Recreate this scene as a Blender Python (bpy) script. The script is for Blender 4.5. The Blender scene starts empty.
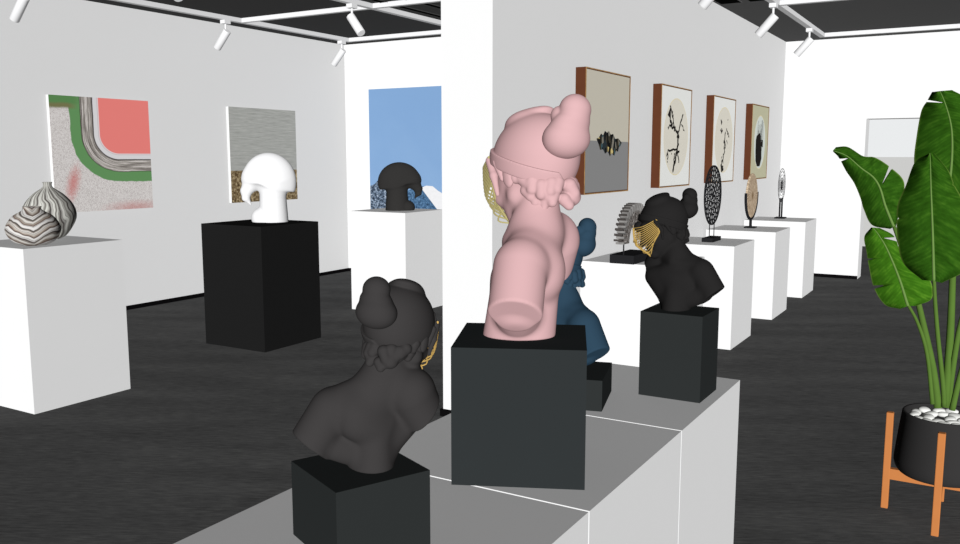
import bpy, bmesh, math, random
import numpy as np
from mathutils import Vector, Matrix

random.seed(7)
C = bpy.context.scene.collection
PI = math.pi
R = math.radians
F32 = np.float32

# ------------------------------------------------------------------ camera
EYE = 1.55
YAW, PIT = R(30.644), R(7.58)
FPX = 862.7
cd = bpy.data.cameras.new('camera')
cam = bpy.data.objects.new('camera', cd)
C.objects.link(cam)
cam.location = (0, 0, EYE)
cam.rotation_euler = (PI / 2 - PIT, 0, YAW)
cd.sensor_width = 36.0
cd.lens = FPX / 960 * 36.0
cd.clip_start = 0.02
cd.clip_end = 200
bpy.context.scene.camera = cam
_f = np.array([-math.sin(YAW) * math.cos(PIT), math.cos(YAW) * math.cos(PIT), -math.sin(PIT)])
_r = np.array([math.cos(YAW), math.sin(YAW), 0.0])
_d = np.cross(_f, _r)


def ray(u, v):
    return _f + _r * (u - 480) / FPX + _d * (v - 272) / FPX


def at_y(u, v, y):            # measured point on the plane of depth y
    d = ray(u, v)
    t = y / d[1]
    return Vector((d[0] * t, y, EYE + d[2] * t))


# ------------------------------------------------------------------ light
K = 0.25                      # albedo of the white paint
vs = bpy.context.scene.view_settings
vs.view_transform = 'Standard'
vs.look = 'None'
vs.exposure = 0
vs.gamma = 1


def sun(name, direction, strength):
    l = bpy.data.lights.new(name, 'SUN')
    l.energy = strength
    l.angle = R(0.5)
    l.use_shadow = False
    o = bpy.data.objects.new(name, l)
    C.objects.link(o)
    o.rotation_euler = Vector(direction).to_track_quat('-Z', 'Y').to_euler()
    o.location = (2, -4, 4)
    return o


SUNDIR = Vector((0.6, -1.0, 0.222)).normalized()
sun('key_sun', -SUNDIR, PI / (-SUNDIR.y * K))
sun('up_fill_sun', (0, 0, 1), 0.2 * PI / K)  # added upward fill for ceiling and undersides, not a source in the room
w = bpy.data.worlds.new('world')
bpy.context.scene.world = w
w.use_nodes = True
w.node_tree.nodes['Background'].inputs[0].default_value = (1, 1, 1, 1)
w.node_tree.nodes['Background'].inputs[1].default_value = 0.03


# ------------------------------------------------------------------ materials
def lin(c):
    return tuple(((x / 255) / 12.92 if x / 255 <= 0.04045 else ((x / 255 + 0.055) / 1.055) ** 2.4) for x in c)


def alb(c, e=1.0):
    return tuple(min(0.95, x / e * K) for x in lin(c)) + (1,)


class NT:
    """tiny helper for writing node graphs"""

    def __init__(self, name):
        m = bpy.data.materials.new(name)
        m.use_nodes = True
        self.m = m
        self.t = m.node_tree
        self.t.nodes.clear()
        self.out = self.t.nodes.new('ShaderNodeOutputMaterial')
        self.b = self.t.nodes.new('ShaderNodeBsdfDiffuse')
        self.b.inputs['Roughness'].default_value = 0
        self.t.links.new(self.b.outputs[0], self.out.inputs[0])

    def n(self, ty, **kw):
        x = self.t.nodes.new('ShaderNode' + ty)
        for k, v in kw.items():
            setattr(x, k, v)
        return x

    def put(self, sock, v):
        if hasattr(v, 'is_output'):
            self.t.links.new(v, sock)
        else:
            sock.default_value = v

    def math(self, op, a, b=0.0, clamp=False):
        x = self.n('Math', operation=op, use_clamp=clamp)
        self.put(x.inputs[0], a)
        self.put(x.inputs[1], b)
        return x.outputs[0]

    def mix(self, f, a, b):
        x = self.n('MixRGB')
        self.put(x.inputs[0], f)
        self.put(x.inputs[1], a)
        self.put(x.inputs[2], b)
        return x.outputs[0]

    def obj(self):
        return self.n('TexCoord').outputs['Object']

    def uv(self):
        return self.n('TexCoord').outputs['UV']

    def sep(self, v):
        x = self.n('SeparateXYZ')
        self.put(x.inputs[0], v)
        return x.outputs

    def comb(self, a, b, c=0.0):
        x = self.n('CombineXYZ')
        for s, v in zip(x.inputs, (a, b, c)):
            self.put(s, v)
        return x.outputs[0]

    def noise(self, v, scale, detail=4, rough=.55):
        x = self.n('TexNoise')
        self.put(x.inputs['Vector'], v)
        x.inputs['Scale'].default_value = scale
        x.inputs['Detail'].default_value = detail
        x.inputs['Roughness'].default_value = rough
        return x.outputs['Fac']

    def scale(self, v, s):
        x = self.n('Mapping')
        self.put(x.inputs['Vector'], v)
        x.inputs['Scale'].default_value = s
        return x.outputs[0]

    def rot(self, v, a):
        x = self.n('Mapping')
        self.put(x.inputs['Vector'], v)
        x.inputs['Rotation'].default_value = (0, 0, a)
        return x.outputs[0]

    def ramp(self, f, stops, const=False):
        x = self.n('ValToRGB')
        self.put(x.inputs[0], f)
        cr = x.color_ramp
        cr.interpolation = 'CONSTANT' if const else 'LINEAR'
        while len(cr.elements) < len(stops):
            cr.elements.new(0.5)
        for e, (p, c) in zip(cr.elements, stops):
            e.position = p
            e.color = c
        return x.outputs[0]

    def step(self, v, edge, w=0.003):
        x = self.n('MapRange')
        self.put(x.inputs[0], v)
        x.inputs[1].default_value = edge - w
        x.inputs[2].default_value = edge + w
        return x.outputs[0]

    def done(self, c):
        self.put(self.b.inputs[0], c)
        return self.m


def paint(name, c, e=1.0, var=0.02, sc=6.0):
    g = NT(name)
    f = g.noise(g.obj(), sc)
    a = alb(c, e)
    lo = tuple(x * (1 - var) for x in a[:3]) + (1,)
    hi = tuple(x * (1 + var) for x in a[:3]) + (1,)
    return g.done(g.mix(f, lo, hi))


M = {}
M['white'] = paint('white_paint', (253, 253, 253), 1.0, 0.004)
M['white_prop'] = paint('white_plaster', (253, 253, 254), 1.02, 0.004)
M['baseboard'] = paint('black_skirting', (16, 15, 16), 1.0)
M['ceil_dark'] = paint('charcoal_ceiling', (46, 46, 46), 0.285, 0.02)
M['ceil_grey'] = paint('grey_ceiling', (63, 63, 63), 0.30, 0.02)
M['slot'] = paint('vent_black', (8, 8, 8), 0.4)
M['ped_black'] = paint('black_lacquer', (32, 32, 32), 1.0)
M['plinth'] = paint('dark_slate', (48, 51, 51), 1.0)
M['plinth2'] = paint('dark_slate_green', (51, 55, 56), 1.1)
M['pink'] = paint('pink_plaster', (236, 191, 193), 1.187, 0.01)
M['blue'] = paint('petrol_blue_plaster', (52, 78, 98), 1.187, 0.02)
M['char1'] = paint('charcoal_plaster', (69, 67, 67), 1.187, 0.02)
M['char2'] = paint('black_plaster', (44, 43, 43), 1.187, 0.02)
M['char3'] = paint('black_stone', (56, 55, 54), 1.187, 0.03)
M['gold'] = paint('brushed_gold', (205, 170, 95), 1.1, 0.15, 60)
M['gold2'] = paint('bright_gold', (226, 186, 106), 1.1, 0.1, 60)
M['gold3'] = paint('pale_gold', (200, 188, 128), 1.1, 0.1, 60)
M['brown'] = paint('walnut_frame', (101, 60, 41), 1.0, 0.12, 14)
M['frame_edge'] = paint('gold_frame_edge', (150, 118, 76), 0.6, 0.8, 18)
M['rod'] = paint('black_iron', (40, 40, 42), 1.0)
M['orange'] = paint('oak_orange', (222, 142, 82), 1.15, 0.06, 20)
M['pot'] = paint('black_pot', (60, 59, 59), 1.15, 0.03)
M['pebble'] = paint('white_pebble', (240, 240, 236), 0.9, 0.06, 30)
M['soil'] = paint('dark_soil', (40, 34, 28), 0.4, 0.3, 40)
M['stem'] = paint('green_stem', (98, 132, 58), 1.15, 0.12, 12)
M['midrib'] = paint('pale_midrib', (122, 156, 84), 1.15, 0.08, 12)
M['sky_pale'] = paint('pale_sky_panel', (236, 238, 239), 1.03, 0.01, 1.0)
M['ground_grey'] = paint('grey_ground_panel', (206, 206, 204), 1.03, 0.01, 1.0)
M['mat_board'] = paint('mat_board', (219, 220, 217), 0.64, 0.02)
M['mat_sage'] = paint('sage_board', (178, 176, 150), 0.64, 0.04)
M['disc_beige'] = paint('beige_silk', (208, 204, 192), 0.64, 0.03)
M['disc_pale'] = paint('pale_silk', (196, 202, 196), 0.64, 0.1)
M['ink'] = paint('black_ink', (34, 32, 30), 0.64, 0.3, 30)
M['ink_grey'] = paint('grey_ink', (92, 92, 88), 0.64, 0.4, 40)
M['gold_line'] = paint('gold_line', (214, 200, 158), 0.64)
M['canvas_edge'] = paint('white_canvas', (253, 253, 253), 1.0, 0.004)
M['snow'] = paint('snow_paint', (238, 238, 240), 1.0, 0.08, 30)


def floor_mat():
    g = NT('charcoal_carpet')
    o = g.obj()
    o = g.rot(o, R(-27))
    a = g.noise(g.scale(o, (3, 20, 1)), 3.5, 8, 0.68)
    b = g.noise(g.scale(o, (1, 4, 1)), 0.8, 3)
    f = g.math('ADD', g.math('MULTIPLY', a, 0.75), g.math('MULTIPLY', b, 0.35))
    e = 0.235
    return g.done(g.ramp(f, [(0.3, alb((33, 33, 33), e)), (0.55, alb((53, 53, 53), e)), (0.85, alb((72, 72, 71), e))]))


M['floor'] = floor_mat()


def stripe_mat(name, sz, kind):
    g = NT(name)
    o = g.obj()
    x, y, z = g.sep(o)
    ax = g.math('ABSOLUTE', y)
    n = g.noise(o, 6.0, 2)
    if kind == 0:      # chevrons hanging from the front
        v = g.math('ADD', g.math('MULTIPLY', z, 15.0), g.math('MULTIPLY', ax, -8.0))
    else:              # strands falling from the neck like an onion skin
        at = g.math('ARCTAN2', y, x)
        v = g.math('ADD', g.math('MULTIPLY', at, 2.2), g.math('MULTIPLY', z, 3.5))
    v = g.math('ADD', v, g.math('MULTIPLY', n, 2.0 if kind else 1.2))
    fr = g.math('FRACT', v)
    fine = g.math('FRACT', g.math('MULTIPLY', v, 3.4))
    e = 1.08
    if kind == 0:
        st = [(0.0, alb((40, 34, 32), e)), (0.1, alb((228, 224, 220), e)), (0.34, alb((240, 238, 235), e)), (0.42, alb((96, 70, 62), e)),
              (0.55, alb((170, 158, 146), e)), (0.78, alb((232, 228, 222), e)), (0.9, alb((150, 140, 132), e)), (1.0, alb((46, 40, 38), e))]
    else:
        st = [(0.0, alb((60, 58, 56), e)), (0.12, alb((186, 184, 178), e)), (0.4, alb((238, 238, 230), e)), (0.62, alb((132, 128, 122), e)),
              (0.75, alb((226, 226, 218), e)), (0.92, alb((140, 136, 130), e)), (1.0, alb((52, 50, 48), e))]
    col = g.ramp(fr, st)
    dk = g.step(fine, 0.82, 0.1)
    return g.done(g.mix(g.math('MULTIPLY', dk, 0.55), col, alb((52, 48, 46), e)))


M['vase_a'] = stripe_mat('banded_marble', 1, 0)
M['vase_b'] = stripe_mat('veined_marble', 1, 1)


def art_salt():        # salt-pan seen from above: red pond, striped banks, green channel, pale crust
    g = NT('aerial_painting')
    x, y, z = g.sep(g.obj())       # canvas local: y -0.55..0.55 (right), z -0.55..0.55 (up)
    o = g.obj()
    wob = g.math('MULTIPLY', g.math('SUBTRACT', g.noise(o, 9.0, 5), 0.5), 0.035)
    # distance from rounded corner: pond occupies y > -0.03, z > -0.03
    dy = g.math('MAXIMUM', g.math('SUBTRACT', 0.175, y), 0.0)
    dz = g.math('MULTIPLY', g.math('MAXIMUM', g.math('SUBTRACT', 0.196, z), 0.0), 1.13)
    d = g.math('SQRT', g.math('ADD', g.math('MULTIPLY', dy, dy), g.math('MULTIPLY', dz, dz)))
    d2 = g.math('ADD', d, g.math('MULTIPLY', wob, 0.5))
    e = 0.64
    crust = g.ramp(g.noise(o, 110.0, 6, 0.8), [(0.34, alb((128, 122, 118), e)), (0.46, alb((192, 187, 184), e)), (0.6, alb((216, 212, 210), e))])
    bank = g.ramp(g.noise(g.comb(g.math('MULTIPLY', d2, 60.0), g.math('MULTIPLY', y, 2.0), g.math('MULTIPLY', z, 2.0)), 1.4, 6, .7),
                  [(0.35, alb((64, 56, 54), e)), (0.5, alb((150, 144, 138), e)), (0.62, alb((208, 202, 198), e))])
    # red stain
    sy = g.math('DIVIDE', g.math('SUBTRACT', g.math('ADD', y, 0.28), g.math('MULTIPLY', z, 0.25)), 0.07)
    sz = g.math('DIVIDE', g.math('ADD', z, 0.27), 0.17)
    s = g.math('SQRT', g.math('ADD', g.math('MULTIPLY', sy, sy), g.math('MULTIPLY', sz, sz)))
    sm = g.math('MULTIPLY', g.step(g.math('ADD', s, g.math('MULTIPLY', g.noise(o, 60.0, 4, .8), 1.6)), 1.55, 0.5), -0.65)
    sm = g.math('ADD', sm, 0.65)
    c = g.mix(sm, crust, alb((186, 84, 80), e))
    sy = g.math('DIVIDE', g.math('SUBTRACT', y, 0.33), 0.34)
    sz = g.math('DIVIDE', g.math('ADD', z, 0.53), 0.07)
    s = g.math('SQRT', g.math('ADD', g.math('MULTIPLY', sy, sy), g.math('MULTIPLY', sz, sz)))
    sm = g.math('SUBTRACT', 0.5, g.math('MULTIPLY', g.step(g.math('ADD', s, g.math('MULTIPLY', g.noise(o, 60.0, 4, .8), 1.6)), 1.55, 0.5), 0.5))
    c = g.mix(sm, c, alb((178, 96, 92), e))
    green = alb((94, 138, 88), e)
    c = g.mix(g.math('SUBTRACT', 1.0, g.step(g.math('ADD', d, wob), 0.522, 0.004)), c, green)
    c = g.mix(g.math('SUBTRACT', 1.0, g.step(d2, 0.412, 0.004)), c, alb((58, 64, 50), e))
    c = g.mix(g.math('SUBTRACT', 1.0, g.step(d2, 0.405, 0.004)), c, bank)
    c = g.mix(g.math('SUBTRACT', 1.0, g.step(d2, 0.284, 0.006)), c, alb((40, 32, 32), e))
    c = g.mix(g.math('SUBTRACT', 1.0, g.step(g.math('ADD', d, g.math('MULTIPLY', wob, .3)), 0.272, 0.004)), c, alb((208, 206, 208), e))
    c = g.mix(g.math('SUBTRACT', 1.0, g.step(d, 0.226, 0.003)), c, alb((188, 172, 174), e))
    c = g.mix(g.math('SUBTRACT', 1.0, g.step(d, 0.220, 0.003)), c, alb((214, 206, 208), e))
    c = g.mix(g.math('SUBTRACT', 1.0, g.step(d, 0.21, 0.004)), c, alb((222, 124, 118), e))
    # green top-left corner with a dark shore
    tl = g.math('ADD', z, g.math('MULTIPLY', wob, 0.8))
    m1 = g.math('MULTIPLY', g.step(tl, 0.43, 0.012), g.math('SUBTRACT', 1.0, g.step(y, -0.3, 0.05)))
    c = g.mix(m1, c, alb((112, 112, 76), e))
    m1 = g.math('MULTIPLY', g.step(tl, 0.475, 0.012), g.math('SUBTRACT', 1.0, g.step(y, -0.26, 0.04)))
    c = g.mix(m1, c, alb((86, 128, 78), e))
    return g.done(c)


def art_field():       # grey sky over a brown stubble field
    g = NT('grey_field_painting')
    o = g.obj()
    x, y, z = g.sep(o)
    e = 0.64
    st = g.noise(g.comb(0.0, g.math('MULTIPLY', y, 2.5), g.math('MULTIPLY', z, 40.0)), 1.6, 6, .7)
    sky = g.ramp(st, [(0.3, alb((138, 139, 135), e)), (0.5, alb((156, 157, 153), e)), (0.7, alb((172, 173, 168), e))])
    fl = g.ramp(g.noise(o, 38.0, 6, .8), [(0.36, alb((40, 32, 22), e)), (0.5, alb((108, 90, 62), e)), (0.64, alb((196, 180, 146), e))])
    return g.done(g.mix(g.step(z, -0.178, 0.004), fl, sky))


def art_sky():
    g = NT('blue_sky_painting')
    o = g.obj()
    x, y, z = g.sep(o)
    a = g.noise(o, 2.2, 3)
    return g.done(g.ramp(g.math('ADD', g.math('MULTIPLY', a, 0.5), g.math('MULTIPLY', z, -0.25)),
                         [(0.1, alb((131, 167, 210), 1)), (0.6, alb((141, 176, 216), 1))]))


def art_rock():
    g = NT('rock_paint')
    f = g.noise(g.scale(g.obj(), (1, 1, 1.6)), 26.0, 6, .75)
    return g.done(g.ramp(f, [(0.38, alb((28, 30, 38), 1)), (0.5, alb((82, 98, 118), 1)), (0.58, alb((150, 168, 190), 1)), (0.68, alb((226, 228, 232), 1))]))


def art_slope():
    g = NT('blue_slope_paint')
    f = g.noise(g.obj(), 30.0, 6, .75)
    return g.done(g.ramp(f, [(0.38, alb((44, 66, 92), 1)), (0.55, alb((84, 122, 160), 1)), (0.7, alb((134, 168, 200), 1))]))


def art_two_tone():
    g = NT('two_tone_painting')
    x, y, z = g.sep(g.obj())
    return g.done(g.mix(g.step(z, -0.058, 0.002), alb((129, 129, 129), 0.64), alb((186, 181, 167), 0.64)))


def art_gem():
    g = NT('mountain_paint')
    f = g.n('TexVoronoi')
    g.put(f.inputs['Vector'], g.scale(g.obj(), (1, 1, .5)))
    f.inputs['Scale'].default_value = 42
    s = g.sep(f.outputs['Color'])
    return g.done(g.ramp(s[0], [(0.0, alb((24, 24, 24), .64)), (0.36, alb((60, 56, 46), .64)), (0.5, alb((44, 52, 56), .64)),
                                (0.62, alb((196, 178, 120), .64)), (0.72, alb((36, 36, 36), .64)), (0.86, alb((124, 120, 110), .64)), (0.93, alb((60, 84, 92), .64))], True))


def leaf_mat(name, c0, c1, c2):
    g = NT(name)
    u, v, _ = g.sep(g.uv())
    au = g.math('ABSOLUTE', g.math('SUBTRACT', u, 0.5))
    vein = g.math('SINE', g.math('MULTIPLY', g.math('ADD', v, g.math('MULTIPLY', au, -0.28)), 210.0))
    big = g.noise(g.comb(g.math('MULTIPLY', u, 2.0), g.math('MULTIPLY', g.math('ADD', v, g.math('MULTIPLY', au, -0.28)), 9.0)), 2.0, 4, .6)
    f = g.math('ADD', g.math('MULTIPLY', vein, 0.035), big)
    e = 1.12
    c = g.ramp(f, [(0.25, alb(c0, e)), (0.52, alb(c1, e)), (0.8, alb(c2, e))])
    c = g.mix(g.math('MULTIPLY', g.step(au, 0.485, 0.012), 0.45), c, alb((150, 180, 84), e))
    return g.done(c)


M['leaf'] = leaf_mat('banana_leaf', (36, 70, 14), (50, 94, 22), (78, 124, 36))
M['leaf_lo'] = leaf_mat('banana_leaf_light', (52, 96, 18), (66, 120, 26), (104, 156, 44))


def slice_mat():       # radiating wood slice
    g = NT('radial_wood')
    x, y, z = g.sep(g.obj())
    r = g.math('SQRT', g.math('ADD', g.math('MULTIPLY', y, y), g.math('MULTIPLY', z, z)))
    a = g.math('ARCTAN2', y, z)
    n = g.noise(g.comb(g.math('MULTIPLY', a, 7.0), g.math('MULTIPLY', r, 6.0), 0.0), 2.6, 5, .7)
    e = 0.66
    c = g.ramp(n, [(0.34, alb((94, 76, 60), e)), (0.5, alb((168, 148, 124), e)), (0.68, alb((214, 196, 172), e))])
    c = g.mix(g.math('SUBTRACT', 1.0, g.step(r, 0.035, 0.02)), c, alb((120, 98, 74), e))
    return g.done(c)


def fan_mat():
    g = NT('grey_shell')
    f = g.noise(g.obj(), 60.0, 6, .8)
    return g.done(g.ramp(f, [(0.4, alb((48, 44, 42), .8)), (0.52, alb((112, 106, 102), .8)), (0.66, alb((206, 202, 198), .8))]))


M['slice'] = slice_mat()
M['fan'] = fan_mat()
M['fan_blade'] = paint('silver_blade', (120, 118, 116), 0.7, 0.6, 25)
M['fan_dark'] = paint('dark_blade', (70, 66, 64), 0.8, 0.4, 25)
M['ink_salt'] = art_salt()
M['art_field'] = art_field()
M['art_sky'] = art_sky()
M['art_rock'] = art_rock()
M['art_slope'] = art_slope()
M['art_two'] = art_two_tone()
M['art_gem'] = art_gem()


# ------------------------------------------------------------------ object helpers
def link(name, mesh, m, parent=None, smooth=False):
    o = bpy.data.objects.new(name, mesh)
    C.objects.link(o)
    if m is not None:
        mesh.materials.append(m)
    if parent is not None:
        o.parent = parent
    if smooth:
        for p in mesh.polygons:
            p.use_smooth = True
    return o


def obj(name, bm, m, parent=None, smooth=False, loc=None):
    me = bpy.data.meshes.new(name)
    bmesh.ops.recalc_face_normals(bm, faces=bm.faces[:])
    bm.to_mesh(me)
    bm.free()
    o = link(name, me, m, parent, smooth)
    if loc is not None:
        o.location = loc
    return o


def tag(o, label=None, cat=None, group=None, kind=None):
    if label:
        o['label'] = label
    if cat:
        o['category'] = cat
    if group:
        o['group'] = group
    if kind:
        o['kind'] = kind
    return o


def thing(name, label, cat, loc=(0, 0, 0), rz=0, group=None):
    o = bpy.data.objects.new(name, None)
    o.empty_display_size = 0.1
    C.objects.link(o)
    o.location = loc
    o.rotation_euler = (0, 0, rz)
    return tag(o, label, cat, group)


def struct(name, bm, m):
    return tag(obj(name, bm, m), kind='structure')


def copy_tree(o, parent=None):
    c = o.copy()
    C.objects.link(c)
    c.parent = parent
    for ch in list(o.children):
        copy_tree(ch, c)
    return c


def box(bm, a, b, bev=0.0):
    mat = Matrix.Translation(((a[0] + b[0]) / 2, (a[1] + b[1]) / 2, (a[2] + b[2]) / 2)) @ Matrix.Diagonal((b[0] - a[0], b[1] - a[1], b[2] - a[2], 1))
    r = bmesh.ops.create_cube(bm, size=1, matrix=mat)
    if bev > 0:
        es = list({e for v in r['verts'] for e in v.link_edges})
        bmesh.ops.bevel(bm, geom=es, offset=bev, segments=2, affect='EDGES', profile=0.5)
    return bm


def newbox(a, b, bev=0.0):
    return box(bmesh.new(), a, b, bev)


def frame_of(t):
    t = t.normalized()
    up = Vector((0, 0, 1)) if abs(t.z) < 0.9 else Vector((1, 0, 0))
    a = t.cross(up).normalized()
    return a, a.cross(t).normalized()


def tube(bm, pts, rad, n=8, cap=True):
    pts = [Vector(p) for p in pts]
    if not isinstance(rad, (list, tuple)):
        rad = [rad] * len(pts)
    rings = []
    a = None
    for i, p in enumerate(pts):
        t = (pts[min(i + 1, len(pts) - 1)] - pts[max(i - 1, 0)]).normalized()
        if a is None:
            a, b = frame_of(t)
        else:
            a = (a - t * a.dot(t)).normalized()
            b = a.cross(t).normalized()
        rings.append([bm.verts.new(p + (a * math.cos(2 * PI * k / n) + b * math.sin(2 * PI * k / n)) * rad[i]) for k in range(n)])
    for r0, r1 in zip(rings, rings[1:]):
        for k in range(n):
            bm.faces.new((r0[k], r0[(k + 1) % n], r1[(k + 1) % n], r1[k]))
    if cap:
        bm.faces.new(rings[0][::-1])
        bm.faces.new(rings[-1])
    return bm


def lathe(bm, prof, n=40, c=(0, 0, 0), cap=True):
    rings = []
    for r, z in prof:
        rings.append([bm.verts.new((c[0] + r * math.cos(2 * PI * k / n), c[1] + r * math.sin(2 * PI * k / n), c[2] + z)) for k in range(n)])
    for r0, r1 in zip(rings, rings[1:]):
        for k in range(n):
            bm.faces.new((r0[k], r0[(k + 1) % n], r1[(k + 1) % n], r1[k]))
    if cap:
        bm.faces.new(rings[0][::-1])
        bm.faces.new(rings[-1])
    return bm


def spline(pts, n):
    """Catmull-Rom resample"""
    P = [np.array(p, float) for p in pts]
    P = [2 * P[0] - P[1]] + P + [2 * P[-1] - P[-2]]
    out = []
    m = len(P) - 3
    for i in range(n):
        s = i / (n - 1) * m
        k = min(int(s), m - 1)
        t = s - k
        a, b, c, d = P[k:k + 4]
        out.append(0.5 * ((2 * b) + (c - a) * t + (2 * a - 5 * b + 4 * c - d) * t * t + (3 * b - a - 3 * c + d) * t ** 3))
    return out


# ------------------------------------------------------------------ implicit surfaces
def nets(Fv, lo, h):
    """surface nets: signed field on a grid -> mesh (verts, quads)"""
    nx, ny, nz = Fv.shape
    s = Fv < 0
    cn = (nx - 1, ny - 1, nz - 1)
    ids, pos, edges = [], [], []
    for ax in range(3):
        sa = [slice(None)] * 3
        sb = [slice(None)] * 3
        sa[ax] = slice(0, -1)
        sb[ax] = slice(1, None)
        sa, sb = tuple(sa), tuple(sb)
        I = np.nonzero(s[sa] != s[sb])
        a = Fv[sa][I]
        b = Fv[sb][I]
        t = a / (a - b)
        p = np.stack(I, 1).astype(float)
        p[:, ax] += t
        idx = np.stack(I, 1)
        u, v = [k for k in range(3) if k != ax]
        cells = []
        ok = np.ones(len(idx), bool)
        for du, dv in ((-1, -1), (0, -1), (0, 0), (-1, 0)):
            cidx = idx.copy()
            cidx[:, u] += du
            cidx[:, v] += dv
            good = (cidx[:, u] >= 0) & (cidx[:, v] >= 0) & (cidx[:, u] < cn[u]) & (cidx[:, v] < cn[v])
            ok &= good
            cid = (cidx[:, 0] * cn[1] + cidx[:, 1]) * cn[2] + cidx[:, 2]
            cells.append(cid)
            ids.append(cid[good])
            pos.append(p[good])
        q = np.stack(cells, 1)[ok]
        neg = (a < 0)[ok]
        if ax == 1:
            neg = ~neg
        q[~neg] = q[~neg][:, ::-1]
        edges.append(q)
    ids = np.concatenate(ids)
    pos = np.concatenate(pos)
    un, inv = np.unique(ids, return_inverse=True)
    cnt = np.bincount(inv)
    V = np.stack([np.bincount(inv, pos[:, k]) / cnt for k in range(3)], 1)
    Q = np.searchsorted(un, np.concatenate(edges))
    return np.array(lo) + V * h, Q


def sdf_mesh(name, fn, lo, hi, h, scale=0.001):
    ax = [np.arange(l, u + h, h, dtype=F32) for l, u in zip(lo, hi)]
    X, Y, Z = np.meshgrid(*ax, indexing='ij')
    V, Q = nets(fn(X, Y, Z), lo, h)
    me = bpy.data.meshes.new(name)
    me.from_pydata((V * scale).tolist(), [], Q.tolist())
    me.polygons.foreach_set('use_smooth', [True] * len(me.polygons))
    me.update()
    return me


def smin(a, b, k):
    hh = np.clip(0.5 + 0.5 * (b - a) / k, 0, 1)
    return b + (a - b) * hh - k * hh * (1 - hh)


def smax(a, b, k):
    return -smin(-a, -b, k)


def ell(X, Y, Z, c, r):
    a, b, d = (X - c[0]), (Y - c[1]), (Z - c[2])
    k0 = np.sqrt((a / r[0]) ** 2 + (b / r[1]) ** 2 + (d / r[2]) ** 2)
    k1 = np.sqrt((a / r[0] ** 2) ** 2 + (b / r[1] ** 2) ** 2 + (d / r[2] ** 2) ** 2)
    return k0 * (k0 - 1) / np.maximum(k1, 1e-5)


def cap(X, Y, Z, a, b, ra, rb=None):
    rb = ra if rb is None else rb
    a = np.array(a, F32)
    d = np.array(b, F32) - a
    L = float(d @ d)
    t = np.clip(((X - a[0]) * d[0] + (Y - a[1]) * d[1] + (Z - a[2]) * d[2]) / L, 0, 1)
    return np.sqrt((X - a[0] - t * d[0]) ** 2 + (Y - a[1] - t * d[1]) ** 2 + (Z - a[2] - t * d[2]) ** 2) - (ra + (rb - ra) * t)


def half(X, Y, Z, p, n):
    n = np.array(n, float)
    n /= np.linalg.norm(n)
    return (X - p[0]) * n[0] + (Y - p[1]) * n[1] + (Z - p[2]) * n[2]


# ------------------------------------------------------------------ room shell
ZC = 3.029
struct('floor', newbox((-8.2, -1.5, -0.08), (4.2, 16.4, 0)), M['floor'])
struct('ceiling', newbox((-8.2, 0, ZC), (-2.6, 12.4, ZC + 0.1)), M['ceil_dark'])
struct('ceiling', newbox((-2.6, 0, ZC), (4.2, 12.4, ZC + 0.1)), M['ceil_grey'])
struct('wall_left', newbox((-7.75, 0, 0), (-7.55, 9.4, ZC)), M['white'])
struct('wall_back', newbox((-7.55, 9.2, 0), (-2.772, 9.4, ZC)), M['white'])
struct('wall_middle', newbox((-2.772, 4.243, 0), (-2.433, 11.88, ZC)), M['white'])
bm = newbox((-2.772, 11.88, 0), (-1.421, 12.2, ZC))
box(bm, (-1.421, 11.88, 2.027), (0.35, 12.2, ZC))
box(bm, (0.35, 11.88, 0), (4.0, 12.2, ZC))
struct('wall_far', bm, M['white'])
struct('wall_right', newbox((4.0, 0, 0), (4.2, 12.2, ZC)), M['white'])
struct('sky_backdrop', newbox((-4.5, 16.42, 0), (3.5, 16.6, ZC)), M['sky_pale'])  # made-up far panel standing in for the pale sky beyond the opening
struct('ground_backdrop_1', newbox((-4.5, 16.40, 0), (3.5, 16.42, 1.553)), M['ground_grey'])  # made-up lower panel standing in for grey ground up to the horizon
BH = 0.042
struct('baseboard_left', newbox((-7.55, 0, 0), (-7.535, 9.2, BH)), M['baseboard'])
struct('baseboard_back', newbox((-7.535, 9.185, 0), (-2.772, 9.2, BH)), M['baseboard'])
bm = newbox((-2.787, 4.228, 0), (-2.418, 4.243, BH))
box(bm, (-2.433, 4.243, 0), (-2.418, 11.865, BH))
box(bm, (-2.787, 4.243, 0), (-2.772, 9.185, BH))
struct('baseboard_middle', bm, M['baseboard'])
struct('baseboard_far', newbox((-2.418, 11.865, 0), (-1.421, 11.88, BH)), M['baseboard'])

# linear slot vents let into the ceiling
vents = [(-5.16, 6.0, 9.0), (-4.86, 6.0, 9.0), (-4.62, 6.0, 9.0)]
for i, (x, y0, y1) in enumerate(vents):
    lab = ['long black ceiling slot beside the inner lighting track', 'middle of the three black ceiling slots', 'black ceiling slot nearest the dividing wall'][i]
    v = thing('ceiling_vent', lab, 'vent', (x, y0, ZC), 0, 'black slots in the dark ceiling')
    obj('slot', newbox((-0.035, 0, -0.004), (0.035, y1 - y0, 0.02)), M['slot'], v)
    bm = newbox((-0.042, 0, -0.006), (-0.035, y1 - y0, 0.0))
    box(bm, (0.035, 0, -0.006), (0.042, y1 - y0, 0.0))
    obj('frame', bm, M['ceil_dark'], v)
for i, (x0, x1) in enumerate(((-2.40, -2.20), (-2.12, -1.97))):
    v = thing('ceiling_vent', ['short black ceiling grille against the picture wall', 'short black ceiling grille beside the lighting track'][i], 'vent', (x0, 7.6, ZC), 0, 'black grilles above the picture wall')
    obj('slot', newbox((0, 0, -0.004), (x1 - x0, 1.05, 0.02)), M['slot'], v)
    bm = newbox((-0.006, 0, -0.006), (0, 1.05, 0))
    box(bm, (x1 - x0, 0, -0.006), (x1 - x0 + 0.006, 1.05, 0))
    obj('frame', bm, M['ceil_grey'], v)


# ------------------------------------------------------------------ lighting tracks and spotlights
TB = ZC - 0.045


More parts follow.
